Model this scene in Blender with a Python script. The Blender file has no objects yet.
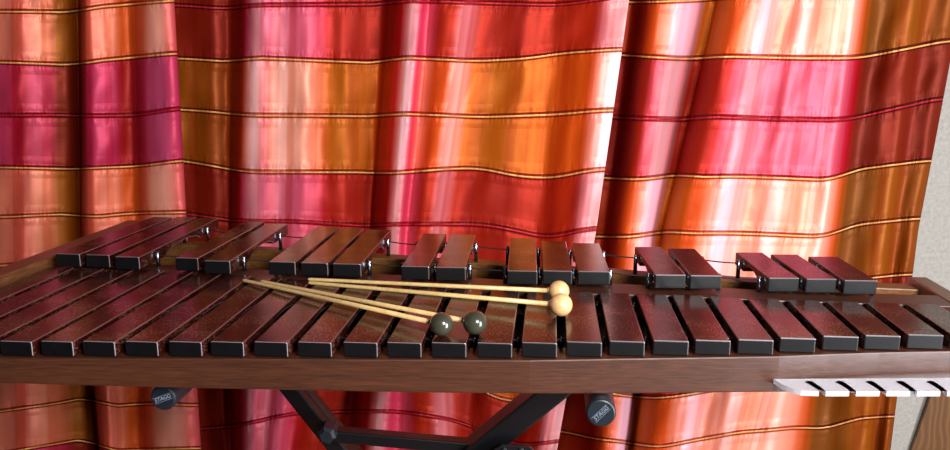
import bpy, bmesh, math, random
from mathutils import Vector, Matrix, noise
random.seed(7)
S = bpy.context.scene
C = S.collection
T = 0.85                    # height of the top face of the front row of bars
CAM = Vector((0, 0, T + 0.275))
F = 800.0
PITCH = math.atan(163 / F)
FWD = Vector((0, math.cos(PITCH), -math.sin(PITCH)))
UP = Vector((0, math.sin(PITCH), math.cos(PITCH)))
RT = Vector((1, 0, 0))

def ray(px, py):
    return FWD + RT * ((px - 475) / F) + UP * ((225 - py) / F)
def Pz(px, py, z):          # point measured on the horizontal plane z (relative to the bar tops)
    r = ray(px, py); k = (T + z - CAM.z) / r.z
    return CAM + r * k
def Py(px, py, Y):          # point measured on the upright plane at depth Y
    r = ray(px, py); k = Y / r.y
    return CAM + r * k
def proj(p):
    v = Vector(p) - CAM; d = v.dot(FWD)
    return 475 + F * v.dot(RT) / d, 225 - F * v.dot(UP) / d
def interp(tab, x):
    if x <= tab[0][0]: return tab[0][1]
    for (a, b), (c, d) in zip(tab, tab[1:]):
        if x <= c: return b + (d - b) * (x - a) / (c - a)
    return tab[-1][1]
def smooth(tab, x):         # monotone-ish cubic through the table
    if x <= tab[0][0]: return tab[0][1]
    if x >= tab[-1][0]: return tab[-1][1]
    for i in range(len(tab) - 1):
        if x <= tab[i + 1][0]:
            x0, y0 = tab[i]; x1, y1 = tab[i + 1]
            ym = tab[i - 1] if i else tab[0]; yp = tab[i + 2] if i + 2 < len(tab) else tab[-1]
            h = x1 - x0
            def sl(a, b): return 0 if b[0] == a[0] else (b[1] - a[1]) / (b[0] - a[0])
            m0 = sl(ym, tab[i + 1]); m1 = sl(tab[i], yp); m = (y1 - y0) / h
            if m * sl(ym, tab[i]) <= 0 and i: m0 = 0
            if i + 2 < len(tab) and m * sl(tab[i + 1], yp) <= 0: m1 = 0
            m0 = max(min(m0, 3 * abs(m)), -3 * abs(m)); m1 = max(min(m1, 3 * abs(m)), -3 * abs(m))
            t = (x - x0) / h
            return ((2*t**3 - 3*t*t + 1) * y0 + (t**3 - 2*t*t + t) * h * m0 + (-2*t**3 + 3*t*t) * y1 + (t**3 - t*t) * h * m1)

# ------------------------------------------------------------ materials
def hexc(h, k=1.0):
    out = []
    for i in (0, 2, 4):
        v = int(h[i:i + 2], 16) / 255
        out.append((v / 12.92 if v < .04045 else ((v + .055) / 1.055) ** 2.4) * k)
    return (*out, 1)
def mat(name):
    m = bpy.data.materials.new(name); m.use_nodes = True
    nt = m.node_tree; nt.nodes.clear()
    o = nt.nodes.new('ShaderNodeOutputMaterial'); b = nt.nodes.new('ShaderNodeBsdfPrincipled')
    nt.links.new(b.outputs[0], o.inputs[0])
    return m, nt, b
def N(nt, t, **kw):
    n = nt.nodes.new(t)
    for k, v in kw.items():
        if k.startswith('i_'): n.inputs[k[2:].replace('_', ' ')].default_value = v
        else: setattr(n, k, v)
    return n
def L(nt, a, b): nt.links.new(a, b)
def ramp(nt, stops, interp_='LINEAR'):
    r = nt.nodes.new('ShaderNodeValToRGB'); e = r.color_ramp.elements; r.color_ramp.interpolation = interp_
    while len(e) > 1: e.remove(e[-1])
    e[0].position = stops[0][0]; e[0].color = stops[0][1]
    for p, c in stops[1:]:
        q = e.new(p); q.color = c
    return r
def wood(name, dark, light, rough, coat, vec='attr', scale=(14, 1.2, 14), grain=40, speck=0.0, bump=.1, coatr=.2, spec=.5):
    m, nt, b = mat(name)
    if vec == 'attr': src = N(nt, 'ShaderNodeAttribute', attribute_name='bc').outputs['Vector']
    else: src = N(nt, 'ShaderNodeTexCoord').outputs['Object']
    mp = N(nt, 'ShaderNodeMapping'); mp.inputs['Scale'].default_value = scale; L(nt, src, mp.inputs[0])
    n1 = N(nt, 'ShaderNodeTexNoise', i_Scale=grain / 6, i_Detail=5.0, i_Roughness=.65, i_Distortion=.4); L(nt, mp.outputs[0], n1.inputs['Vector'])
    n2 = N(nt, 'ShaderNodeTexNoise', i_Scale=grain, i_Detail=3.0); L(nt, mp.outputs[0], n2.inputs['Vector'])
    mx = N(nt, 'ShaderNodeMath', operation='ADD'); L(nt, n1.outputs[0], mx.inputs[0]); L(nt, n2.outputs[0], mx.inputs[1])
    mh = N(nt, 'ShaderNodeMath', operation='MULTIPLY'); mh.inputs[1].default_value = .5; L(nt, mx.outputs[0], mh.inputs[0])
    r = ramp(nt, [(.32, dark), (.66, light)]); L(nt, mh.outputs[0], r.inputs[0])
    col = r.outputs[0]
    if speck:
        mp2 = N(nt, 'ShaderNodeMapping'); mp2.inputs['Scale'].default_value = (1000, 170, 1000); L(nt, src, mp2.inputs[0])
        n3 = N(nt, 'ShaderNodeTexNoise', i_Scale=1.0, i_Detail=1.0); L(nt, mp2.outputs[0], n3.inputs['Vector'])
        n4 = N(nt, 'ShaderNodeTexNoise', i_Scale=28.0, i_Detail=2.0); L(nt, src, n4.inputs['Vector'])
        ad = N(nt, 'ShaderNodeMath', operation='MULTIPLY_ADD'); ad.inputs[1].default_value = .55; L(nt, n4.outputs[0], ad.inputs[0]); L(nt, n3.outputs[0], ad.inputs[2])
        rr = ramp(nt, [(.985, (0, 0, 0, 1)), (1.0, (1, 1, 1, 1))])
        sb = N(nt, 'ShaderNodeMath', operation='ADD'); sb.inputs[1].default_value = speck; L(nt, ad.outputs[0], sb.inputs[0]); L(nt, sb.outputs[0], rr.inputs[0])
        mm = N(nt, 'ShaderNodeMix', data_type='RGBA'); L(nt, rr.outputs[0], mm.inputs[0]); L(nt, col, mm.inputs[6]); mm.inputs[7].default_value = hexc('6a4a3c')
        col = mm.outputs[2]
    L(nt, col, b.inputs['Base Color'])
    b.inputs['Roughness'].default_value = rough
    b.inputs['Coat Weight'].default_value = coat; b.inputs['Coat Roughness'].default_value = coatr
    b.inputs['Specular IOR Level'].default_value = spec
    bp = N(nt, 'ShaderNodeBump', i_Strength=bump, i_Distance=.001); L(nt, mh.outputs[0], bp.inputs['Height']); L(nt, bp.outputs[0], b.inputs['Normal'])
    return m
def plain(name, col, rough=.5, metal=0, coat=0, bump=0, bscale=200, **kw):
    m, nt, b = mat(name)
    tc = N(nt, 'ShaderNodeTexCoord'); n = N(nt, 'ShaderNodeTexNoise', i_Scale=float(bscale), i_Detail=3.0); L(nt, tc.outputs['Object'], n.inputs['Vector'])
    d = tuple(c * .85 for c in col[:3]) + (1,); e = tuple(min(1, c * 1.12) for c in col[:3]) + (1,)
    r = ramp(nt, [(.3, d), (.7, e)]); L(nt, n.outputs[0], r.inputs[0]); L(nt, r.outputs[0], b.inputs['Base Color'])
    b.inputs['Roughness'].default_value = rough; b.inputs['Metallic'].default_value = metal; b.inputs['Coat Weight'].default_value = coat
    if bump:
        bp = N(nt, 'ShaderNodeBump', i_Strength=bump, i_Distance=.001); L(nt, n.outputs[0], bp.inputs['Height']); L(nt, bp.outputs[0], b.inputs['Normal'])
    for k, v in kw.items(): b.inputs[k.replace('_', ' ')].default_value = v
    return m

M = {}
M['rosewood'] = wood('rosewood', hexc('160504'), hexc('380f0a'), .45, .75, grain=30, speck=.085, coatr=.16, bump=.1, spec=.1)
M['endgrain'] = wood('rosewood_end', hexc('020203'), hexc('08080c'), .45, .25, grain=60, scale=(8, 8, 8), speck=0, coatr=.3, spec=.3)
M['glint'] = plain('painted_edge_glint', hexc('8e868e'), .38, coat=.6, bscale=240)  # bright edge highlight painted on the bevels at the bar ends
M['soft_glint'] = plain('painted_long_glint', hexc('5c3c3a'), .35, coat=.6, bscale=240)  # dimmer highlight painted along the long top edges
M['walnut'] = wood('walnut_rail', hexc('2c150a'), hexc('502a18'), .42, .25, vec='obj', scale=(1.6, 26, 26), grain=26, coatr=.35, bump=.3)
M['back_rail'] = wood('warm_back_rail', hexc('4a2a12'), hexc('8a5a2c'), .42, .2, vec='obj', scale=(1.6, 26, 26), grain=26, coatr=.35, bump=.3)
M['inner'] = wood('shade_dark_rail', hexc('1c0e08'), hexc('3c2012'), .45, .2, vec='obj', scale=(1.6, 26, 26), grain=26, coatr=.35, bump=.3)  # rail wood darkened, shade inside the frame put into its colour
M['walnut_end'] = wood('walnut_end_rail', hexc('3a1f10'), hexc('7a4c2c'), .4, .3, vec='obj', scale=(26, 1.6, 26), grain=26, coatr=.3, bump=.3)
M['birch'] = wood('birch', hexc('c09a58'), hexc('e6cb92'), .4, .3, vec='obj', scale=(3, 30, 30), grain=26, bump=.05)
M['maple'] = wood('maple_ball', hexc('d2a26a'), hexc('ecc690'), .38, .3, vec='obj', scale=(20, 20, 60), grain=9, bump=.03)
M['ebony'] = plain('dark_rubber', hexc('3a3a2e'), .22, coat=.5, bscale=60)
M['steel'] = plain('post_steel', hexc('8a96a4'), .25, metal=1)
M['black'] = plain('black_powder_coat', hexc('07090e'), .36, coat=.1, bump=.15, bscale=900)
M['rubber'] = plain('black_plastic_cap', hexc('161c24'), .42, bscale=300)
M['ink'] = plain('raised_letters', hexc('6c7886'), .4)
M['cord'] = plain('dark_cord', hexc('1c1412'), .7, bump=.8, bscale=1500)
M['wall'] = plain('painted_wall', hexc('9c9890'), .8, bump=.1, bscale=120)
M['trim'] = plain('painted_trim', hexc('c8c8c8'), .5)
m, nt, b = mat('clear_acrylic'); M['acrylic'] = m
b.inputs['Base Color'].default_value = (.93, .93, 1, 1); b.inputs['Roughness'].default_value = .12
b.inputs['Transmission Weight'].default_value = .55; b.inputs['IOR'].default_value = 1.45
m = wood('parquet', hexc('5a3418'), hexc('8a5a30'), .4, .2, vec='obj', scale=(1, 8, 1), grain=20); M['floor'] = m
# swirling wood grain of the board by the wall
m, nt, b = mat('swirl_wood'); M['swirl'] = m
tc = N(nt, 'ShaderNodeTexCoord'); mp = N(nt, 'ShaderNodeMapping'); mp.inputs['Scale'].default_value = (9, 9, 3.2); L(nt, tc.outputs['Object'], mp.inputs[0])
w = N(nt, 'ShaderNodeTexWave', i_Scale=2.2, i_Distortion=9.0, i_Detail=1.5); L(nt, mp.outputs[0], w.inputs['Vector'])
r = ramp(nt, [(.0, hexc('5c3a1c')), (.8, hexc('6a4522')), (1, hexc('74502a'))]); L(nt, w.outputs[0], r.inputs[0]); L(nt, r.outputs[0], b.inputs['Base Color'])
b.inputs['Roughness'].default_value = .45

def curtain_mat(name, stops, phase):
    # stops: (fabric x, colour in gold bands, colour in pink bands); phase: first gold band modulo 4
    m, nt, b = mat(name)
    uv = N(nt, 'ShaderNodeUVMap', uv_map='UVMap'); sp = N(nt, 'ShaderNodeSeparateXYZ'); L(nt, uv.outputs[0], sp.inputs[0])
    # slight wobble of the woven stripes
    nz = N(nt, 'ShaderNodeTexNoise', noise_dimensions='1D', i_Scale=2.0, i_Detail=2.0); L(nt, sp.outputs[1], nz.inputs['W'])
    def pos(x): return (x + 200) / 1200
    def warm(h, kind):
        c = [int(h[i:i + 2], 16) for i in (0, 2, 4)]
        if kind == 'g': c = [min(255, c[0] * 1.03), c[1] * .90, c[2] * (.92 if c[2] < 80 else 1.02)]
        if kind == 'g' and c[2] < 70: c = [c[0] * .93, c[1] * .86, c[2] * .7]
        if kind == 'p':
            c = [c[0], c[1] * .97, c[2] * .87]
            if c[2] < 90: c = [c[0] * .84, c[1] * .72, c[2] * .6]
            else: c = [c[0] * .96, c[1] + 4, c[2]]

        return '%02x%02x%02x' % tuple(int(q) for q in c)
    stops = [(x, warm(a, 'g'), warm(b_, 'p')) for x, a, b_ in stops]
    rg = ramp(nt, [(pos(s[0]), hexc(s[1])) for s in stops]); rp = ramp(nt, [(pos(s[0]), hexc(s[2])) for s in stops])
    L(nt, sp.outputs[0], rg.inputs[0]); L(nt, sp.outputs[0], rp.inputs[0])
    def math_(op, a, bb, c=None):
        n = N(nt, 'ShaderNodeMath', operation=op)
        for i, v in enumerate((a, bb) if c is None else (a, bb, c)):
            if isinstance(v, (int, float)): n.inputs[i].default_value = v
            else: L(nt, v, n.inputs[i])
        return n.outputs[0]
    v = sp.outputs[1]
    row = math_('MODULO', math_('ADD', v, 40 - phase), 4)
    isgold = math_('LESS_THAN', row, 2.0)
    mx = N(nt, 'ShaderNodeMix', data_type='RGBA'); L(nt, isgold, mx.inputs[0]); L(nt, rp.outputs[0], mx.inputs[6]); L(nt, rg.outputs[0], mx.inputs[7])
    # fine vertical yarn streaks
    mp = N(nt, 'ShaderNodeMapping'); mp.inputs['Scale'].default_value = (150, .18, 1); L(nt, uv.outputs[0], mp.inputs[0])
    n1 = N(nt, 'ShaderNodeTexNoise', i_Scale=1.0, i_Detail=4.0, i_Roughness=.6); L(nt, mp.outputs[0], n1.inputs['Vector'])
    hs = N(nt, 'ShaderNodeHueSaturation'); L(nt, mx.outputs[2], hs.inputs['Color'])
    L(nt, math_('MULTIPLY_ADD', n1.outputs[0], .3, .85), hs.inputs['Value'])
    # narrow woven stripes of deeper yarn
    ns = N(nt, 'ShaderNodeTexNoise', noise_dimensions='1D', i_Scale=75.0, i_Detail=1.5); L(nt, sp.outputs[0], ns.inputs['W'])
    rs = ramp(nt, [(.50, (0, 0, 0, 1)), (.58, (1, 1, 1, 1))]); L(nt, ns.outputs[0], rs.inputs[0])
    sc_ = N(nt, 'ShaderNodeMix', data_type='RGBA'); L(nt, isgold, sc_.inputs[0]); sc_.inputs[6].default_value = (.84, .42, .40, 1); sc_.inputs[7].default_value = (.86, .52, .36, 1)
    sm_ = N(nt, 'ShaderNodeMix', data_type='RGBA', blend_type='MULTIPLY'); L(nt, math_('MULTIPLY', rs.outputs[0], .55), sm_.inputs[0]); L(nt, mx.outputs[2], sm_.inputs[6]); L(nt, sc_.outputs[2], sm_.inputs[7])
    L(nt, sm_.outputs[2], hs.inputs['Color'])
    # seams: distance to nearest whole band
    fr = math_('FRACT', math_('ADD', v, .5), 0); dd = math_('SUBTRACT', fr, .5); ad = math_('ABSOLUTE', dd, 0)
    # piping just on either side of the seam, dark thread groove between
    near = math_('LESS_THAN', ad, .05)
    pipe = math_('LESS_THAN', math_('ABSOLUTE', math_('SUBTRACT', dd, .006), 0), .012)
    # gold piping where a gold band touches the seam
    ru = math_('LESS_THAN', math_('MODULO', math_('ADD', v, 40.25 - phase), 4), 2.5)
    mg = N(nt, 'ShaderNodeMix', data_type='RGBA'); L(nt, ru, mg.inputs[0]); mg.inputs[6].default_value = hexc('b83a44'); mg.inputs[7].default_value = hexc('e8b070')
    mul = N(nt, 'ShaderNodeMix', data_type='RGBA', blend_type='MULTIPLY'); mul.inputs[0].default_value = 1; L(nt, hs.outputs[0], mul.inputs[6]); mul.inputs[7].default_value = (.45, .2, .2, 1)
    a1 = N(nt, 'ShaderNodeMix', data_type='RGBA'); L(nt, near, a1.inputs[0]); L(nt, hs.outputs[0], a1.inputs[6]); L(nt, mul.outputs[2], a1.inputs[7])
    a2 = N(nt, 'ShaderNodeMix', data_type='RGBA'); L(nt, pipe, a2.inputs[0]); L(nt, a1.outputs[2], a2.inputs[6]); L(nt, mg.outputs[2], a2.inputs[7])
    hs2 = N(nt, 'ShaderNodeHueSaturation', i_Saturation=1.06, i_Value=.86); L(nt, a2.outputs[2], hs2.inputs['Color'])
    L(nt, hs2.outputs[0], b.inputs['Base Color']); b.inputs['Roughness'].default_value = .6; b.inputs['Specular IOR Level'].default_value = .2
    gm = N(nt, 'ShaderNodeGamma', i_Gamma=.85); L(nt, a2.outputs[2], gm.inputs[0])
    gl = N(nt, 'ShaderNodeBsdfAnisotropic', i_Roughness=.46); L(nt, gm.outputs[0], gl.inputs['Color'])
    ms = N(nt, 'ShaderNodeMixShader'); ms.inputs[0].default_value = .18
    L(nt, b.outputs[0], ms.inputs[1]); L(nt, gl.outputs[0], ms.inputs[2])
    L(nt, ms.outputs[0], [n for n in nt.nodes if n.type == 'OUTPUT_MATERIAL'][0].inputs[0])
    # bump: long soft creases plus puckers close to the seams
    mp2 = N(nt, 'ShaderNodeMapping'); mp2.inputs['Scale'].default_value = (17, .8, 1); L(nt, uv.outputs[0], mp2.inputs[0])
    n2 = N(nt, 'ShaderNodeTexNoise', i_Scale=1.0, i_Detail=2.0, i_Distortion=.5); L(nt, mp2.outputs[0], n2.inputs['Vector'])
    mp3 = N(nt, 'ShaderNodeMapping'); mp3.inputs['Scale'].default_value = (190, 2.2, 1); L(nt, uv.outputs[0], mp3.inputs[0])
    n3 = N(nt, 'ShaderNodeTexNoise', i_Scale=1.0, i_Detail=2.0); L(nt, mp3.outputs[0], n3.inputs['Vector'])
    nearp = math_('POWER', math_('MULTIPLY', ad, 2), 1.0); pk = math_('MULTIPLY', n3.outputs[0], math_('MAXIMUM', math_('MULTIPLY_ADD', ad, -4.5, 1), .0))
    mp4 = N(nt, 'ShaderNodeMapping'); mp4.inputs['Scale'].default_value = (260, 26, 1); L(nt, uv.outputs[0], mp4.inputs[0])
    n4 = N(nt, 'ShaderNodeTexNoise', i_Scale=1.0, i_Detail=3.0); L(nt, mp4.outputs[0], n4.inputs['Vector'])
    mp5 = N(nt, 'ShaderNodeMapping'); mp5.inputs['Scale'].default_value = (40, 1.5, 1); mp5.inputs['Rotation'].default_value = (0, 0, .12); L(nt, uv.outputs[0], mp5.inputs[0])
    n5 = N(nt, 'ShaderNodeTexNoise', i_Scale=1.0, i_Detail=2.0, i_Distortion=.3); L(nt, mp5.outputs[0], n5.inputs['Vector'])
    hsum = math_('ADD', math_('MULTIPLY', n2.outputs[0], 1.0), math_('MULTIPLY', pk, 3.0))
    hsum = math_('ADD', hsum, math_('MULTIPLY_ADD', n4.outputs[0], .07, math_('MULTIPLY', n5.outputs[0], 1.0)))
    bp = N(nt, 'ShaderNodeBump', i_Strength=.6, i_Distance=.0034); L(nt, hsum, bp.inputs['Height']); L(nt, bp.outputs[0], b.inputs['Normal']); L(nt, bp.outputs[0], gl.inputs['Normal'])
    return m

# ------------------------------------------------------------ object helpers
ORG = {}
def thing(name, label, cat, loc, group=None):
    o = bpy.data.objects.new(name, None); C.objects.link(o); o.location = loc; o.empty_display_size = .05
    o['label'] = label; o['category'] = cat
    if group: o['group'] = group
    ORG[o.name] = Vector(loc)
    return o
def obj(name, bm, m, parent=None, origin=None, bevel=0, smooth_=False, seg=2):
    """links bm (built in world coordinates) as one mesh object"""
    base = ORG[parent.name] if parent else Vector((0, 0, 0))
    og = Vector(origin) if origin is not None else (base if parent else Vector((0, 0, 0)))
    bmesh.ops.recalc_face_normals(bm, faces=bm.faces); bm.normal_update()
    if bevel:
        es = [e for e in bm.edges if len(e.link_faces) == 2 and e.calc_face_angle(0) > .6]
        bmesh.ops.bevel(bm, geom=es, offset=bevel, segments=seg, profile=.6, affect='EDGES', clamp_overlap=True)
    bmesh.ops.recalc_face_normals(bm, faces=bm.faces)
    bmesh.ops.translate(bm, verts=bm.verts, vec=-og)
    me = bpy.data.meshes.new(name); bm.to_mesh(me); bm.free()
    for mm in (m if isinstance(m, (list, tuple)) else [m]): me.materials.append(mm)
    if smooth_:
        for p in me.polygons: p.use_smooth = True
    o = bpy.data.objects.new(name, me); C.objects.link(o)
    if parent: o.parent = parent
    o.location = og - base
    ORG[o.name] = og
    return o
def hexa(bm, pts):          # 8 points: bottom loop then top loop
    v = [bm.verts.new(p) for p in pts]
    f = [bm.faces.new([v[3], v[2], v[1], v[0]]), bm.faces.new(v[4:8])]
    for i in range(4):
        j = (i + 1) % 4; f.append(bm.faces.new([v[i], v[j], v[j + 4], v[i + 4]]))
    return f
def box(bm, c, half, axes=(Vector((1, 0, 0)), Vector((0, 1, 0)), Vector((0, 0, 1)))):
    c = Vector(c); a, b2, d = [Vector(ax) * h for ax, h in zip(axes, half)]
    hexa(bm, [c - a - b2 - d, c + a - b2 - d, c + a + b2 - d, c - a + b2 - d, c - a - b2 + d, c + a - b2 + d, c + a + b2 + d, c - a + b2 + d])
def lathe(bm, p0, axis, prof, seg=24):      # prof: (distance along axis, radius)
    axis = Vector(axis).normalized(); u = axis.orthogonal().normalized(); w = axis.cross(u); p0 = Vector(p0)
    rings = []
    for t, r in prof:
        c = p0 + axis * t
        if r < 1e-6: rings.append([bm.verts.new(c)])
        else: rings.append([bm.verts.new(c + (u * math.cos(2*math.pi*i/seg) + w * math.sin(2*math.pi*i/seg)) * r) for i in range(seg)])
    for a, b2 in zip(rings, rings[1:]):
        for i in range(seg):
            j = (i + 1) % seg
            q = [a[i % len(a)], a[j % len(a)], b2[j % len(b2)], b2[i % len(b2)]]
            q2 = []
            for x in q:
                if x not in q2: q2.append(x)
            if len(q2) > 2: bm.faces.new(q2)
    for rg in (rings[0], rings[-1]):
        if len(rg) > 2: bm.faces.new(rg)
def tube(bm, pts, r, seg=8):
    pts = [Vector(p) for p in pts]; rings = []
    for i, p in enumerate(pts):
        d = (pts[min(i + 1, len(pts) - 1)] - pts[max(i - 1, 0)]).normalized()
        u = d.cross(Vector((0, 0, 1)));  u = u.normalized() if u.length > 1e-4 else Vector((1, 0, 0)); w = d.cross(u)
        rings.append([bm.verts.new(p + (u * math.cos(2*math.pi*k/seg) + w * math.sin(2*math.pi*k/seg)) * r) for k in range(seg)])
    for a, b2 in zip(rings, rings[1:]):
        for k in range(seg): bm.faces.new([a[k], a[(k+1) % seg], b2[(k+1) % seg], b2[k]])
    bm.faces.new(rings[0]); bm.faces.new(rings[-1])

# ------------------------------------------------------------ the room
YC = 1.62
YW = 1.80
bm = bmesh.new(); box(bm, (0, YW + .06, 1.25), (3, .06, 1.25)); o = obj('wall_back', bm, M['wall']); o['kind'] = 'structure'
bm = bmesh.new(); box(bm, (0, 0, -.03), (3, 1.80, .03)); o = obj('floor', bm, M['floor']); o['kind'] = 'structure'
bm = bmesh.new(); box(bm, (0, YW - .008, .05), (3, .008, .05)); o = obj('baseboard_back', bm, M['trim'], bevel=.003); o['kind'] = 'structure'

# ------------------------------------------------------------ curtains
def curtain(name, label, ctrl, seams, phase, stops, vmin, vmax):
    """ctrl: (x at y=0, x at y=230, x at y=420, depth); seams: {k: [(x,y)...]} the sewn tucks"""
    t0 = [(i, c[0]) for i, c in enumerate(ctrl)]; t1 = [(i, c[1]) for i, c in enumerate(ctrl)]; t2 = [(i, c[2]) for i, c in enumerate(ctrl)]; td = [(i, c[3]) for i, c in enumerate(ctrl)]
    n = len(ctrl) - 1; us = []
    for i in range(n):
        k = max(6, int((ctrl[i + 1][0] - ctrl[i][0]) / 2.2)); us += [i + j / k for j in range(k)]
    us.append(n)
    ks = sorted(seams)
    lin = globals()['interp']
    def interp(t, x): return sum(w_ * lin(t, x + o_) for o_, w_ in ((-18, .1), (-12, .15), (-6, .15), (0, .2), (6, .15), (12, .15), (18, .1)))
    def yof(x, v):
        k = math.floor(v)
        ka = max([q for q in ks if q <= v], default=ks[0]); kb = min([q for q in ks if q > v], default=None)
        if v < ks[0]: return interp(seams[ks[0]], x) + (v - ks[0]) * 54
        if kb is None: return interp(seams[ks[-1]], x) + (v - ks[-1]) * 46
        a = interp(seams[ka], x); b2 = interp(seams[kb], x)
        return a + (b2 - a) * (v - ka) / (kb - ka)
    fr = [0, .018, .035, .055, .085, .16, .26, .38, .5, .62, .74, .84, .915, .945, .965, .982]
    vs = [k + f for k in range(vmin, vmax) for f in fr] + [vmax]
    bm = bmesh.new(); uvl = bm.loops.layers.uv.new('UVMap'); grid = []; info = {}
    ph = random.random() * 9
    for v in vs:
        row = []
        for u in us:
            x0, x1, x2 = smooth(t0, u), smooth(t1, u), smooth(t2, u); xr = x0 + (x1 - x0) * 100 / 230
            y = yof(x0 + (x1 - x0) * .5, v)
            if y < 230: x = x0 + (x1 - x0) * max(y, -120) / 230
            else: x = x1 + (x2 - x1) * min((y - 230) / 190, 1.3)
            y = yof(x, v)
            d = smooth(td, u)
            fz = v - math.floor(v); e = min(fz, 1 - fz)
            tuck = .0028 * math.exp(-(e / .03) ** 2) * 1.0 - .0015 * math.exp(-((e - .05) / .02) ** 2)
            puff = .0022 * math.sin(math.pi * fz) * (1 + math.sin(xr * .11 + math.floor(v) * 2.1 + ph)) 
            wr = .0009 * math.sin(xr * .19 + v * 1.3 + ph) + (.35 + math.sin(math.pi * fz)) * .0062 * noise.noise((xr * .038 + (y - 120) * .012, v * 1.15 + math.floor(v) * 3.7, ph)) + .0016 * noise.noise((xr * .11, v * .9 + math.floor(v) * 5.3, ph + 4))
            dd = d * (1.0 if y < 250 else 1.0 + .2 * min(1, (y - 250) / 200)) + tuck + puff + wr
            p = Py(x, y, YC - dd); p.z = max(p.z, .012)
            vt = bm.verts.new(p); info[vt] = ((xr + 200) / 1200, v); row.append(vt)
        grid.append(row)
    for a, b2 in zip(grid, grid[1:]):
        for i in range(len(us) - 1):
            f = bm.faces.new([a[i], a[i + 1], b2[i + 1], b2[i]]); f.smooth = True
            for lp in f.loops: lp[uvl].uv = info[lp.vert]
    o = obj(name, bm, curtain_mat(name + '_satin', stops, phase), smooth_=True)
    sm = o.modifiers.new('cloth_thickness', 'SOLIDIFY'); sm.thickness = .0012; sm.offset = 0
    o['label'] = label; o['category'] = 'curtain'; o['group'] = 'striped satin curtain panels'
    return o

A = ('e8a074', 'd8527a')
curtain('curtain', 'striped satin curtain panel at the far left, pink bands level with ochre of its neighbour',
    [(-190,-175,-170,.02),(-150,-140,-135,-.02),(-100,-92,-88,.03),(-60,-54,-52,-.01),(-20,-17,-14,.02),(14,16,18,.03),(36,38,40,.015),(54,56,70,.0),(68,71,88,-.02),(78,80,96,-.05),(83,84,99,.02),(90,93,108,.04),(112,116,122,.015),(130,136,140,-.01),(146,150,155,.03),(164,176,185,.05),(174,187,199,.03),(171,184,198,-.01)],
    {1: [(-150,10),(80,12),(84,8),(175,0)], 2: [(0,62),(80,65),(84,62),(175,53)], 3: [(0,115),(80,115),(84,116),(140,115),(178,108)],
     4: [(0,167),(80,169),(84,168),(140,166),(182,160)], 5: [(0,217),(60,214),(80,214),(84,218),(130,213),(188,212)],
     9: [(-150,435),(0,411),(60,403),(95,395),(100,407),(148,403),(193,405)], 10: [(-150,480),(0,453),(95,437),(100,451),(190,448)]},
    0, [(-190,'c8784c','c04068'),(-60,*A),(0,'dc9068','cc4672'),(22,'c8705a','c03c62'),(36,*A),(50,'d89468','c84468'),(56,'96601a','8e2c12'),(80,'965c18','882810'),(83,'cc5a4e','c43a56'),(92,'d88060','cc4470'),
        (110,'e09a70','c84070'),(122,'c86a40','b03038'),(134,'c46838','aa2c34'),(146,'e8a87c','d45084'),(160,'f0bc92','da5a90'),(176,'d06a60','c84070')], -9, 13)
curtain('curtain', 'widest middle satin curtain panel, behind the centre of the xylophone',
    [(150,160,165,-.03),(172,176,180,-.06),(190,194,205,-.06),(212,214,222,-.045),(228,228,230,-.06),(238,232,234,-.03),(246,240,242,.01),(262,258,252,.03),(285,280,266,.02),(305,300,280,.025),(325,322,296,.005),(345,345,318,.0),(368,362,338,-.03),(382,370,350,-.04),(392,374,358,-.01),(402,384,366,.03),(418,398,384,.045),(430,408,400,.025),(444,420,418,.04),(464,432,436,.035),(478,444,452,.0),(500,470,470,-.015),(528,506,490,.0),(555,536,510,-.01),(585,560,530,.02),(612,582,548,.045),(629,596,562,.045),(626,592,560,.0)],
    {1: [(180,5),(230,9),(250,5),(390,4),(395,0),(560,5),(630,-5)], 2: [(180,58),(240,62),(245,57),(310,60),(385,63),(392,57),(440,59),(475,61),(530,58),(560,53),(617,49)],
     3: [(180,109),(230,113),(240,115),(385,116),(392,113),(440,115),(480,117),(560,114),(600,110)],
     4: [(182,160),(230,169),(245,172),(375,172),(380,174),(392,173),(456,168),(483,168),(515,176),(552,178),(595,169)],
     5: [(185,213),(235,221),(290,221),(370,226),(392,224),(483,224),(515,230),(547,238),(590,228)],
     8: [(180,380),(237,378),(300,368),(400,366),(460,376),(482,392),(512,403),(560,394)],
     9: [(180,430),(237,426),(270,418),(300,412),(400,411),(460,421),(500,440),(530,446),(560,440)],
     10: [(180,475),(237,470),(300,456),(400,455),(460,464),(560,484)]},
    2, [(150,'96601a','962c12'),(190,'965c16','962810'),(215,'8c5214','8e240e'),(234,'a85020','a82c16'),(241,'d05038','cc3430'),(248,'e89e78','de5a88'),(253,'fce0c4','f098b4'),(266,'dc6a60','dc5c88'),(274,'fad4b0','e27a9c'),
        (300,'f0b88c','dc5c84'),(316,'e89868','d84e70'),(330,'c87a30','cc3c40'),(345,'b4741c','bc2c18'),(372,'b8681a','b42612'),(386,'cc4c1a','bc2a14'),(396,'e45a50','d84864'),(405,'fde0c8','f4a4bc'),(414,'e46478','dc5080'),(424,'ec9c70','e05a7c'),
        (433,'d4541e','cc3418'),(444,'dc6a34','cc3418'),(456,'fcd8b4','ec88a0'),(468,'d88038','c83824'),(480,'b4701c','bc2c14'),(505,'b8701c','b42612'),(540,'cc7424','c43218'),(566,'d4621e','cc3618'),(584,'e27444','dc4c48'),(598,'f0a480','e88098'),(608,'fde0c8','f0a0b8'),(628,'fcd8c4','f0a0b8')], -9, 13)
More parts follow.
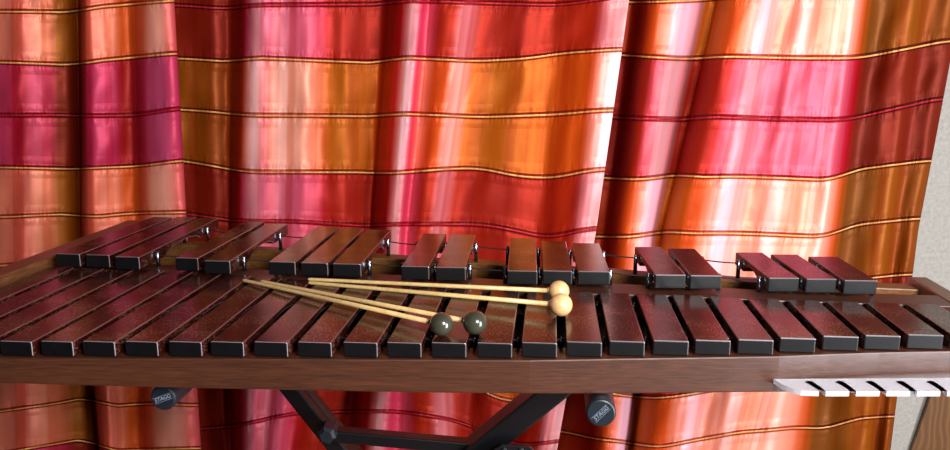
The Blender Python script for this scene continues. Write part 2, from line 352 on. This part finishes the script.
curtain('curtain', 'right-hand satin curtain panel ending beside the bare wall, ochre and brick at its edge',
    [(600,576,548,-.04),(618,592,562,-.065),(632,603,572,-.07),(641,611,592,-.04),(648,617,598,.02),(664,632,612,.045),(682,644,622,.035),(692,650,628,-.01),(704,656,632,-.045),(716,662,636,-.05),(723,668,640,.0),(736,684,654,.04),(760,712,682,.045),(784,744,706,.025),(806,768,728,.035),(832,800,752,.03),(854,822,776,.035),(864,832,800,.0),(880,850,826,-.025),(898,870,850,-.005),(914,884,866,.005),(930,896,878,-.015),(952,910,888,.0),(962,918,894,-.01)],
    {1: [(640,2),(700,0),(725,-3),(860,-8),(950,-25)], 2: [(612,54),(640,56),(690,59),(712,57),(722,56),(800,58),(858,58),(900,50),(950,40)],
     3: [(600,116),(630,118),(660,119),(692,120),(703,116),(770,119),(845,120),(880,112),(940,98)],
     4: [(600,177),(624,179),(650,179),(680,173),(690,177),(740,176),(836,180),(850,170),(930,160)],
     5: [(600,236),(618,237),(640,236),(667,230),(680,233),(740,233),(828,237),(850,225),(918,218)],
     6: [(600,292),(760,288),(860,279),(906,274)],
     8: [(560,380),(600,392),(645,398),(672,397),(740,385),(890,365)],
     9: [(560,430),(600,440),(628,441),(644,447),(677,445),(693,439),(718,437),(732,432),(759,431),(797,427),(808,426),(812,429),(835,428),(845,420),(870,417),(890,416)],
     10: [(560,480),(640,496),(740,482),(890,462)]},
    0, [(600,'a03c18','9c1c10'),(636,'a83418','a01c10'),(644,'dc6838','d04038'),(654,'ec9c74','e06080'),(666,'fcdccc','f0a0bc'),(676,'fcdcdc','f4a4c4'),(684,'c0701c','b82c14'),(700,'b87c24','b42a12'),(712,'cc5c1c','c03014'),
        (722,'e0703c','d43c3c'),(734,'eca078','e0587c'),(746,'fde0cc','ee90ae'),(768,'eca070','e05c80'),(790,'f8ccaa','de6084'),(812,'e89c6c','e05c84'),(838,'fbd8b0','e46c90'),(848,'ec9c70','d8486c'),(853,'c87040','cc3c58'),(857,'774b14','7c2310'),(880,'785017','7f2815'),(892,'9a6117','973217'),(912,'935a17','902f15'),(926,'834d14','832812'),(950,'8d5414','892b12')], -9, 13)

# ------------------------------------------------------------ xylophone
xyl = thing('xylophone', 'dark rosewood xylophone with two rows of bars on a brown wooden frame', 'xylophone', (0, .95, T - .05))
ANG = math.atan(78 / F * math.cos(PITCH))
B = Vector((math.sin(ANG), math.cos(ANG), 0)); R = Vector((math.cos(ANG), -math.sin(ANG), 0))
bar_i = [0]
def bar(name, pf, pb, wid, ztop, th):
    """pf, pb: centres of the front and back ends; profile with the arch cut under the middle"""
    pf = Vector((pf.x, pf.y, 0)); pb = Vector((pb.x, pb.y, 0))
    d = (pb - pf); ln = d.length; d.normalize(); s = Vector((d.y, -d.x, 0))
    prof = [(0, T + ztop), (0, T + ztop - th)]
    a, c = ln * .27, ln * .73
    prof.append((a, T + ztop - th))
    for k in range(1, 12):
        q = k / 12; prof.append((a + (c - a) * q, T + ztop - th + th * .62 * math.sin(math.pi * q) ** .6))
    prof += [(c, T + ztop - th), (ln, T + ztop - th), (ln, T + ztop)]
    bm = bmesh.new()
    l = [bm.verts.new(pf + d * t + s * (-wid / 2) + Vector((0, 0, z))) for t, z in prof]
    r = [bm.verts.new(pf + d * t + s * (wid / 2) + Vector((0, 0, z))) for t, z in prof]
    n = len(prof)
    bm.faces.new(l); bm.faces.new(r[::-1])
    for i in range(n): bm.faces.new([l[i], r[i], r[(i + 1) % n], l[(i + 1) % n]])
    bmesh.ops.recalc_face_normals(bm, faces=bm.faces); bm.normal_update()
    es = [e for e in bm.edges if len(e.link_faces) == 2 and e.calc_face_angle(0) > .9]
    bmesh.ops.bevel(bm, geom=es, offset=.0011, segments=2, profile=.5, affect='EDGES')
    bmesh.ops.recalc_face_normals(bm, faces=bm.faces)
    at = bm.verts.layers.float_vector.new('bc'); bar_i[0] += 1; off = bar_i[0] * 1.37
    for v in bm.verts:
        q = v.co - pf; v[at] = (q.dot(s) + off, q.dot(d) + off * .7, v.co.z)
    for f in bm.faces:
        f.normal_update()
        nn = f.normal; a_ = abs(nn.dot(s))
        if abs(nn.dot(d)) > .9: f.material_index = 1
        elif (.2 < a_ < .97 or (a_ < .2 and .2 < nn.z < .97)) and nn.dot(d) < .3 and f.calc_center_median().z > T + ztop - th + .0015 and nn.dot(s) > -.2: f.material_index = 2 if nn.dot(d) < -.15 or not .2 < nn.z < .97 else 3  # highlight colours go on the front and right bevels only
    return obj(name, bm, [M['rosewood'], M['endgrain'], M['glint'], M['soft_glint']], xyl), (pf, d, s, ln)
FRONT = [(-200,341),(0,342),(200,342.5),(420,343.5),(530,344),(650,342),(773,340.5),(859,337),(944,335.5),(1000,335)]
BACK = [(-50,266),(60,267),(200,271),(300,279),(400,284),(500,289.5),(560,291.5),(600,292.5),(700,295),(780,299),(900,303),(1000,306)]
RC = [-98,-55,-12,31,72,114,157,201,243,287,331,377,421,466,512,557,602,645,689,731,774,816,859,901,944,987]
def along(xr, yr, z):       # the far end of the line through (xr,yr) in bar direction, up to the BACK line
    p = Pz(xr, yr, z); q = p + B * .1
    for _ in range(25):
        x, y = proj(q); t = interp(BACK, x)
        dq = (y - t); q = q + B * (dq * .0035)
    return p, q
nats = []
for i, xr in enumerate(RC):
    w = .0336 + .0018 * min(1, max(0, (xr - 100) / 500))
    p, q = along(xr, interp(FRONT, xr), 0)
    p -= R * w / 2; q -= R * w / 2
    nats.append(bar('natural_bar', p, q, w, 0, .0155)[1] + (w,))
# rear row: front-left, front-right, y front; back-left, back-right, y back
ACC = [(56.5,78,254,151,174.5,217),(85,109,255,177,197,216.5),(114.5,138.5,257,198,219,218),
       (174,198.5,258,246,264,221.5),(204.5,229,261,265.5,288.5,223.5),
       (268,295,262,317,340,226.5),(301,327,263,341,365,228),(332,361,264,367,391,229.5),
       (401,429,266.5,423,446.5,233.5),(436,465,267.5,450,476,234.5),
       (507.5,537,271,510.5,536,238),(543,572,271,541,566,241),(577,611,271.5,573,598.5,243),
       (655,686,274.8,635,661,246.8),(690,722,275.5,668.5,694.5,248.5),
       (768.5,799.5,278,736,762,252.3),(806,837,279,771,797,254.3),(845,877,280.5,808,838,256.5)]
ZA = .021
accs = []
for fl, fr_, yf, bl, br, yb in ACC:
    a, b2 = Pz(fl, yf, ZA), Pz(fr_, yf, ZA); c, e = Pz(bl, yb, ZA), Pz(br, yb, ZA)
    w = .5 * ((b2 - a).length + (e - c).length)
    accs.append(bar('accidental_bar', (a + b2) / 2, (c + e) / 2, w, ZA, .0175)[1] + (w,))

def side(bar_, t, sgn, off):
    pf, d, s, ln, w = bar_
    return pf + d * (ln * t) + s * sgn * (w / 2 + off)
def add_post(p, z0, z1, r, m_):
    bm = bmesh.new()
    lathe(bm, (p.x, p.y, T + z0), (0, 0, 1), [(0, r), (z1 - z0 - r * 1.6, r), (z1 - z0 - r * 1.3, r * .72), (z1 - z0 - r * .6, r * .95), (z1 - z0 - r * .2, r * .7), (z1 - z0, 0)], 12)
    return obj('cord_post', bm, m_, xyl, smooth_=True)
def posts(bars, t, groups, z0, z1, r, m_):
    pts = []
    for g in groups:
        for k, i in enumerate(g):
            if k == 0: pts.append(side(bars[i], t, -1, r + .0006))
            if k < len(g) - 1: pts.append((side(bars[i], t, 1, 0) + side(bars[g[k + 1]], t, -1, 0)) / 2)
            else: pts.append(side(bars[i], t, 1, r + .0006))
    for p in pts: add_post(p, z0, z1, r, m_)
    return pts
def cord(pts, z, sag, lift=0):
    out = []
    for p, q in zip(pts, pts[1:]):
        g = (q - p).length
        for k in range(6):
            u = k / 6; pt = p + (q - p) * u; out.append((pt.x, pt.y, T + z - sag * g * 4 * u * (1 - u)))
    out.append((pts[-1].x, pts[-1].y, T + z))
    bm = bmesh.new(); tube(bm, out, .0009, 8)
    return obj('bar_cord', bm, M['cord'], xyl, smooth_=True)
GR = [[0,1,2],[3,4],[5,6,7],[8,9],[10,11,12],[13,14],[15,16,17]]
ZR1, ZR2, ZR3 = -.0185, -.010, -.0185
pa = posts(accs, .17, GR, -.0035, ZA - .0035, .0027, M['steel']); cord(pa, ZA - .0085, .02)
pb_ = posts(accs, .80, GR, ZR2, ZA - .0035, .0027, M['steel']); cord(pb_, ZA - .0085, .02)
ng = [list(range(26))]
pn = posts(nats, .17, ng, ZR3, -.005, .002, M['black']); cord(pn, -.008, 0)
pm = posts(nats, .88, ng, ZR1, -.005, .002, M['black']); cord(pm, -.008, 0)

def board(name, front, back, ztops, zbots, m_, bevel=.0015):
    """a long board through matching lists of front and back points (x,y), its own top and bottom heights"""
    bm = bmesh.new(); rows = []
    for i, (a, b2) in enumerate(zip(front, back)):
        zt = T + (ztops[i] if isinstance(ztops, list) else ztops); zb = T + (zbots[i] if isinstance(zbots, list) else zbots)
        rows.append([bm.verts.new((a[0], a[1], zb)), bm.verts.new((b2[0], b2[1], zb)), bm.verts.new((b2[0], b2[1], zt)), bm.verts.new((a[0], a[1], zt))])
    for r0, r1 in zip(rows, rows[1:]):
        for k in range(4): bm.faces.new([r0[k], r0[(k+1) % 4], r1[(k+1) % 4], r1[k]])
    bm.faces.new(rows[0][::-1]); bm.faces.new(rows[-1])
    return obj(name, bm, m_, xyl, bevel=bevel)
# front rail: face just proud of the bar ends
BOT = [(-200,380),(0,383.5),(130,387),(300,390.5),(460,393.3),(600,393.8),(740,392.5),(860,391.5),(1000,390)]
fr_pts, bk_pts, zb = [], [], []
for k in range(0, 25):
    x = -170 + k * 50
    p = Pz(x, interp(FRONT, x) , 0); p.y -= .002
    fr_pts.append((p.x, p.y)); bk_pts.append((p.x, p.y + .035))
    q = Py(x, smooth(BOT, x), p.y); zb.append(q.z - T)
board('front_rail', fr_pts, bk_pts, -.0163, zb, M['walnut'])
FRP = list(zip(fr_pts, zb))
def along_pts(fn, n=12):
    return [fn(i / n) for i in range(n + 1)]
def lerp_list(pts, u):
    s = u * (len(pts) - 1); i = min(int(s), len(pts) - 2); return pts[i] + (pts[i + 1] - pts[i]) * (s - i)
# middle rail carries the back of the front row and the front of the rear row
xa, xb = Pz(55, 251, .012).x + .0, .60
def ext(pts, x):            # y on the polyline of points at world x, extended
    tab = sorted([(p.x, p.y) for p in pts]);
    if x < tab[0][0]:
        a, b2 = tab[0], tab[3]; return a[1] + (b2[1] - a[1]) * (x - a[0]) / (b2[0] - a[0])
    if x > tab[-1][0]:
        a, b2 = tab[-4], tab[-1]; return b2[1] + (b2[1] - a[1]) * (x - b2[0]) / (b2[0] - a[0])
    return interp(tab, x)
xs = [xa + (xb - xa) * k / 20 for k in range(21)]
def rail_back(x): return interp(bk_pts, x) - .02
board('middle_rail', [(x, ext(pm, x) - .014) for x in xs], [(x, ext(pm, x) + .010) for x in xs], ZR1, -.05, M['inner'])
board('added_shade_panel', [(x, rail_back(x)) for x in xs], [(x, ext(pb_, x) + .014) for x in xs], -.0465, -.0495, M['inner'])  # added dark sheet, stands for the shade seen between the bars
ntp = [b_[0] + b_[1] * b_[3] for b_ in nats]
board('middle_rail', [(x, ext(ntp, x) + .005) for x in xs], [(x, ext(pa, x) + .010) for x in xs], -.003, -.05, M['walnut'])
board('back_rail', [(x, ext(pb_, x) - .012) for x in xs], [(x, ext(pb_, x) + .016) for x in xs], ZR2, -.05, M['back_rail'])
# end rails run front to back, parallel with the bars
def end_rail(pl, pr, t0, t1, z, zb_):
    L0 = Vector((pl.x, pl.y, 0)); R0 = Vector((pr.x, pr.y, 0))
    s = (R0 - L0).dot(R)
    base = L0
    bm = bmesh.new()
    a0 = base + B * (t0 - L0.dot(B)); a1 = base + B * (t1 - L0.dot(B)); q = R * s
    hexa(bm, [(*(a0).xy, zb_), (*(a0 + q).xy, zb_), (*(a1 + q).xy, zb_), (*a1.xy, zb_), (*a0.xy, z), (*(a0 + q).xy, z), (*(a1 + q).xy, z), (*a1.xy, z)])
    return obj('end_rail', bm, M['walnut_end'], xyl, bevel=.002)
pl, pr = Pz(55, 247, .012), Pz(55, 255, .012)
yl = ext(pb_, -.82) + .04
end_rail(pl, pr, 0.62, Vector((pl.x, yl, 0)).dot(B) - .0, T + .012, T - .05)
pl, pr = Pz(908, 276.5, -.002), Pz(926, 276.5, -.002)
end_rail(pl, pr, 0.80, Vector((pl.x, pl.y, 0)).dot(B), T - .002, T - .045)

# ------------------------------------------------------------ mallets
def mallet(label, tip, head, r, wood_, hm, cat='mallet'):
    ph = Pz(head[0], head[1], r + .0003); pt = Pz(tip[0], tip[1], .0034)
    t = thing('xylophone_mallet', label, cat, (ph.x, ph.y, T), 'mallets lying on the bars')
    d = (pt - ph).normalized(); L_ = (pt - ph).length
    bm = bmesh.new(); lathe(bm, ph, d, [(r * .3, .0026), (L_ * .5, .0025), (L_ - .004, .0022), (L_ - .001, .0019), (L_, .0012)], 14)
    obj('shaft', bm, M['birch'], t, smooth_=True)
    bm = bmesh.new(); bmesh.ops.create_uvsphere(bm, u_segments=32, v_segments=20, radius=r)
    for v in bm.verts: v.co += ph
    # small collar where the shaft enters
    h = obj('head', bm, hm, t, smooth_=True)
    bm = bmesh.new(); lathe(bm, ph, d, [(r * .9, .0044), (r * 1.02, .0042), (r * 1.12, .003)], 16); obj('collar', bm, hm, t, smooth_=True)
    return t
mallet('pale wooden-ball mallet lying further back, just in front of the rear row', (308, 279.3), (559, 291), .0122, 0, M['maple'])
mallet('pale wooden-ball mallet whose ball lies in front of the other pale ball', (308.5, 282.6), (561, 304.8), .0127, 0, M['maple'])
mallet('dark-balled mallet on the left, ball just above the front edge of the bars', (243, 280.2), (441.5, 324.3), .0122, 0, M['ebony'])
mallet('dark-balled mallet on the right of the dark pair, ball beside a pale shaft', (261, 281.4), (475, 322.6), .0125, 0, M['ebony'])

# ------------------------------------------------------------ mallet rack of clear acrylic
def rail_y(x): return interp([(p[0][0], p[0][1]) for p in FRP], x)
yf = rail_y(.34); zr = Py(860, 377.3, yf).z; th = .0052
X0 = Py(770, 377.3, yf).x
rack = thing('mallet_rack', 'clear acrylic rack with diagonal slots on the lower right of the front rail', 'rack', (X0 + .12, yf, zr))
bm = bmesh.new()
def zpt(px, py): p = Pz(px, py, zr - T); return Vector((p.x, p.y, 0))
outline = [zpt(772, 377.3)]
outline += [zpt(x, y) for x, y in ((776, 380.5), (781, 383.5), (787, 386.3), (794, 388.8), (801, 390.6))]
px0 = 819; pitch = 30.4
k = 0
sl = []
for k in range(8):
    xe = px0 + k * pitch
    sl += [zpt(xe, 391.3), zpt(xe - 1.5, 389.5), zpt(xe - 9, 384.8), zpt(xe - 13.5, 382.6), zpt(xe - 14, 381.3), zpt(xe - 10, 380.6), zpt(xe - 6.5, 381.4), zpt(xe - 3.5, 383.3), zpt(xe + 1.5, 386.8), zpt(xe + 7, 391.3)]
outline += sl
xe = px0 + 8 * pitch
outline += [zpt(xe, 391.3), zpt(xe, 377.3)]
for p in (outline[0], outline[-1]): p.y = yf - .0002
for p in outline:
    p.y = min(p.y, rail_y(p.x) - .0003)
vt = [bm.verts.new((p.x, p.y, zr)) for p in outline]; vb = [bm.verts.new((p.x, p.y, zr - th)) for p in outline]
bm.faces.new(vt); bm.faces.new(vb[::-1])
for i in range(len(vt)):
    j = (i + 1) % len(vt); bm.faces.new([vt[i], vb[i], vb[j], vt[j]])
bmesh.ops.triangulate(bm, faces=[f for f in bm.faces if len(f.verts) > 4])
obj('slotted_shelf', bm, M['acrylic'], rack)

# ------------------------------------------------------------ folding X stand
YS = 1.10
std = thing('keyboard_stand', 'black steel X-shaped folding stand under the xylophone', 'stand', (Py(430, 393, YS).x, YS, 0))
def text_on(cap, center, nrm, upv, size, rot):
    cu = bpy.data.curves.new('cap_lettering', 'FONT'); cu.body = 'STAGG'; cu.size = size; cu.align_x = 'CENTER'; cu.align_y = 'CENTER'; cu.extrude = .0002; cu.shear = .25; cu.offset = .0001
    o = bpy.data.objects.new('tmp', cu); C.objects.link(o)
    dg = bpy.context.evaluated_depsgraph_get(); me = bpy.data.meshes.new_from_object(o.evaluated_get(dg)); bpy.data.objects.remove(o)
    z = nrm.normalized(); x = Vector((1, 0, 0)); x = (x - z * x.dot(z)).normalized(); y = z.cross(x)
    mt = Matrix((x, y, z)).transposed().to_4x4()
    me.transform(Matrix.Translation(center) @ mt @ Matrix.Rotation(rot, 4, 'Z'))
    bm = bmesh.new(); bm.from_mesh(me)
    # two thin rules that frame the name
    for sgn in (-1, 1):
        b3 = mt @ Matrix.Rotation(rot, 4, 'Z')
        ax = [(b3 @ Vector(a)).normalized() for a in ((1, 0, 0), (0, 1, 0), (0, 0, 1))]
        box(bm, center + ax[1] * sgn * size * .52, (.0105, .0002, .0002), ax)
    ob = obj('cap_lettering', bm, M['ink'], cap)
def arm(px, py, r, rot, zc):
    p = Pz(px, py, zc)
    bm = bmesh.new(); lathe(bm, p + B * .012, B, [(0, r * .93), (.50, r * .93)], 32)
    a = obj('support_arm', bm, M['black'], std, smooth_=True)
    for pol in a.data.polygons:
        if len(pol.vertices) > 4: pol.use_smooth = False
    bm = bmesh.new(); lathe(bm, p, B, [(0, 0), (0, r * .86), (.0006, r * .94), (.002, r), (.045, r), (.047, r * .97)], 36)
    c = obj('end_cap', bm, M['rubber'], a)
    text_on(c, p - B * .0001, -B, None, .0060, rot)
    return p, a
ZC = -.066
capL, aL = arm(162.5, 398.5, .0138, math.radians(22), ZC - .006)
capR, aR = arm(601, 413.5, .0150, math.radians(48), ZC - .003)
# legs: rectangular tubes that lean and cross
def leg(p0, p1, hw, hd, slot=False):
    d = (p1 - p0).normalized(); n = Vector((0, 1, 0)); s = d.cross(n).normalized(); c = (p0 + p1) / 2
    bm = bmesh.new(); box(bm, c, ((p1 - p0).length / 2, hw, hd), (d, s, n))
    o = obj('leg', bm, M['black'], std, bevel=.003)
    return o, d, s
def ext_line(a, b2, z0, z1):
    d = (b2 - a) / (b2.z - a.z); return a + d * (z0 - a.z), a + d * (z1 - a.z)
a = Py(300, 393, YS); b2 = Py(343, 447, YS); p0, p1 = ext_line(a, b2, T - .09, .03); lgA, dA, sA = leg(p0, p1, .012, .024)
a = Py(546, 393, YS - .055); b2 = Py(476, 450, YS - .055); q0, q1 = ext_line(a, b2, T - .09, .03); lgB, dB, sB = leg(q0, q1, .017, .02)
# pressed groove on the upper face of the left leg
g = (Py(318, 395, YS) + Py(338, 420, YS)) / 2
sU = sA if sA.z > 0 else -sA
gc = a
bm = bmesh.new()
cc = ext_line(Py(300, 393, YS), Py(343, 447, YS), Py(300, 408, YS).z, 0)[0] + sU * .0125
box(bm, cc, (.05, .0008, .006), (dA, sU, Vector((0, 1, 0)))); obj('groove', bm, M['rubber'], lgA, bevel=.0006)
# feet on the floor
for nm, p in (('foot', p1), ('foot', q1)):
    bm = bmesh.new(); box(bm, (p.x, YS - .02, .018), (.018, .24, .018)); f = obj(nm, bm, M['black'], std, bevel=.004)
    for sy in (-1, 1):
        bm = bmesh.new(); box(bm, (p.x, YS - .02 + sy * .235, .018), (.0195, .02, .018)); obj('rubber_tip', bm, M['rubber'], f, bevel=.003)
# top plates under the arms
for p, ar in ((p0, aL), (q0, aR)):
    ax = ar.matrix_basis
# locking brace between the legs
YB = YS - .035
def flat(name, pa_, pb2, hw, hd, m_=M['black']):
    d = (pb2 - pa_).normalized(); s = d.cross(Vector((0, 1, 0))).normalized(); bm = bmesh.new()
    box(bm, (pa_ + pb2) / 2, ((pb2 - pa_).length / 2, hw, hd), (d, s, Vector((0, 1, 0)))); return obj(name, bm, m_, std, bevel=.002)
br = flat('brace', Py(335, 434, YB - .02), Py(470, 446, YB - .02), .0085, .010)
bm = bmesh.new(); lathe(bm, Py(326, 437, YB - .045), (0, 1, 0), [(0, .009), (.004, .0135), (.03, .0135), (.034, .011)], 6); obj('pivot_bolt', bm, M['rubber'], std)
# perforated lock plate by the right leg
pc = Py(508, 457, YB - .06)
bm = bmesh.new()
pl_ = [Py(x, y, YB - .06) for x, y in ((462, 470), (502, 445), (530, 446.5), (536, 453), (534, 470))]
f0 = [bm.verts.new(p) for p in pl_]; f1 = [bm.verts.new(p + Vector((0, .004, 0))) for p in pl_]
bm.faces.new(f0); bm.faces.new(f1[::-1])
for i in range(5): bm.faces.new([f0[i], f0[(i+1) % 5], f1[(i+1) % 5], f1[i]])
lp = obj('lock_plate', bm, M['black'], std, bevel=.0008)
for x in (504, 521):
    bm = bmesh.new(); lathe(bm, Py(x, 451.5, YB - .0625), (0, 1, 0), [(0, .0012), (0, .0034), (.003, .004)], 16); obj('rivet', bm, M['steel'], lp)

# ------------------------------------------------------------ wooden board leaning by the wall
a, b2 = Py(931, 397, 1.782), Py(912, 450, 1.786)
d2 = (a - b2); k = (a.z + .10 - b2.z) / d2.z
top = b2 + d2 * k; bot = b2 - d2 * (b2.z - .004) / d2.z
bm = bmesh.new(); W = Vector((.34, 0, 0)); t_ = Vector((0, .009, 0)); tilt = Vector((0, .0, 0))
hexa(bm, [bot - tilt, bot + W - tilt, bot + W + t_ - tilt, bot + t_ - tilt, top, top + W, top + W + t_, top + t_])
o = obj('wooden_board', bm, M['swirl'], bevel=.002, origin=bot)
o['label'] = 'brown wooden board with swirling grain, right of the curtain under the rack'; o['category'] = 'board'

# ------------------------------------------------------------ light
def area(name, loc, target, size, power, col, sy=None):
    l = bpy.data.lights.new(name, 'AREA'); l.shape = 'RECTANGLE'; l.size = size; l.size_y = sy or size; l.energy = power; l.color = col
    o = bpy.data.objects.new(name, l); C.objects.link(o); o.location = loc
    o.rotation_euler = (Vector(target) - Vector(loc)).to_track_quat('-Z', 'Y').to_euler()
    return o
area('room_light', (.60, -.40, 1.50), (.2, 1.6, .95), .42, 41, (1, .96, .92), .35)
area('window_light', (1.65, -.4, .8), (.2, 1.3, .65), .6, 70, (.90, .93, 1.0), 1.3)
w = bpy.data.worlds.new('world'); S.world = w; w.use_nodes = True
w.node_tree.nodes['Background'].inputs[0].default_value = (.70, .72, .80, 1); w.node_tree.nodes['Background'].inputs[1].default_value = .07

cam = bpy.data.cameras.new('camera'); co = bpy.data.objects.new('camera', cam); C.objects.link(co)
cam.sensor_width = 36; cam.sensor_fit = 'HORIZONTAL'; cam.lens = 36 * F / 950; cam.clip_start = .01
co.location = CAM; co.rotation_euler = (math.pi / 2 - PITCH, 0, 0)
S.camera = co
S.view_settings.view_transform = 'Standard'; S.view_settings.look = 'None'; S.view_settings.gamma = 1
S.view_settings.exposure = 0
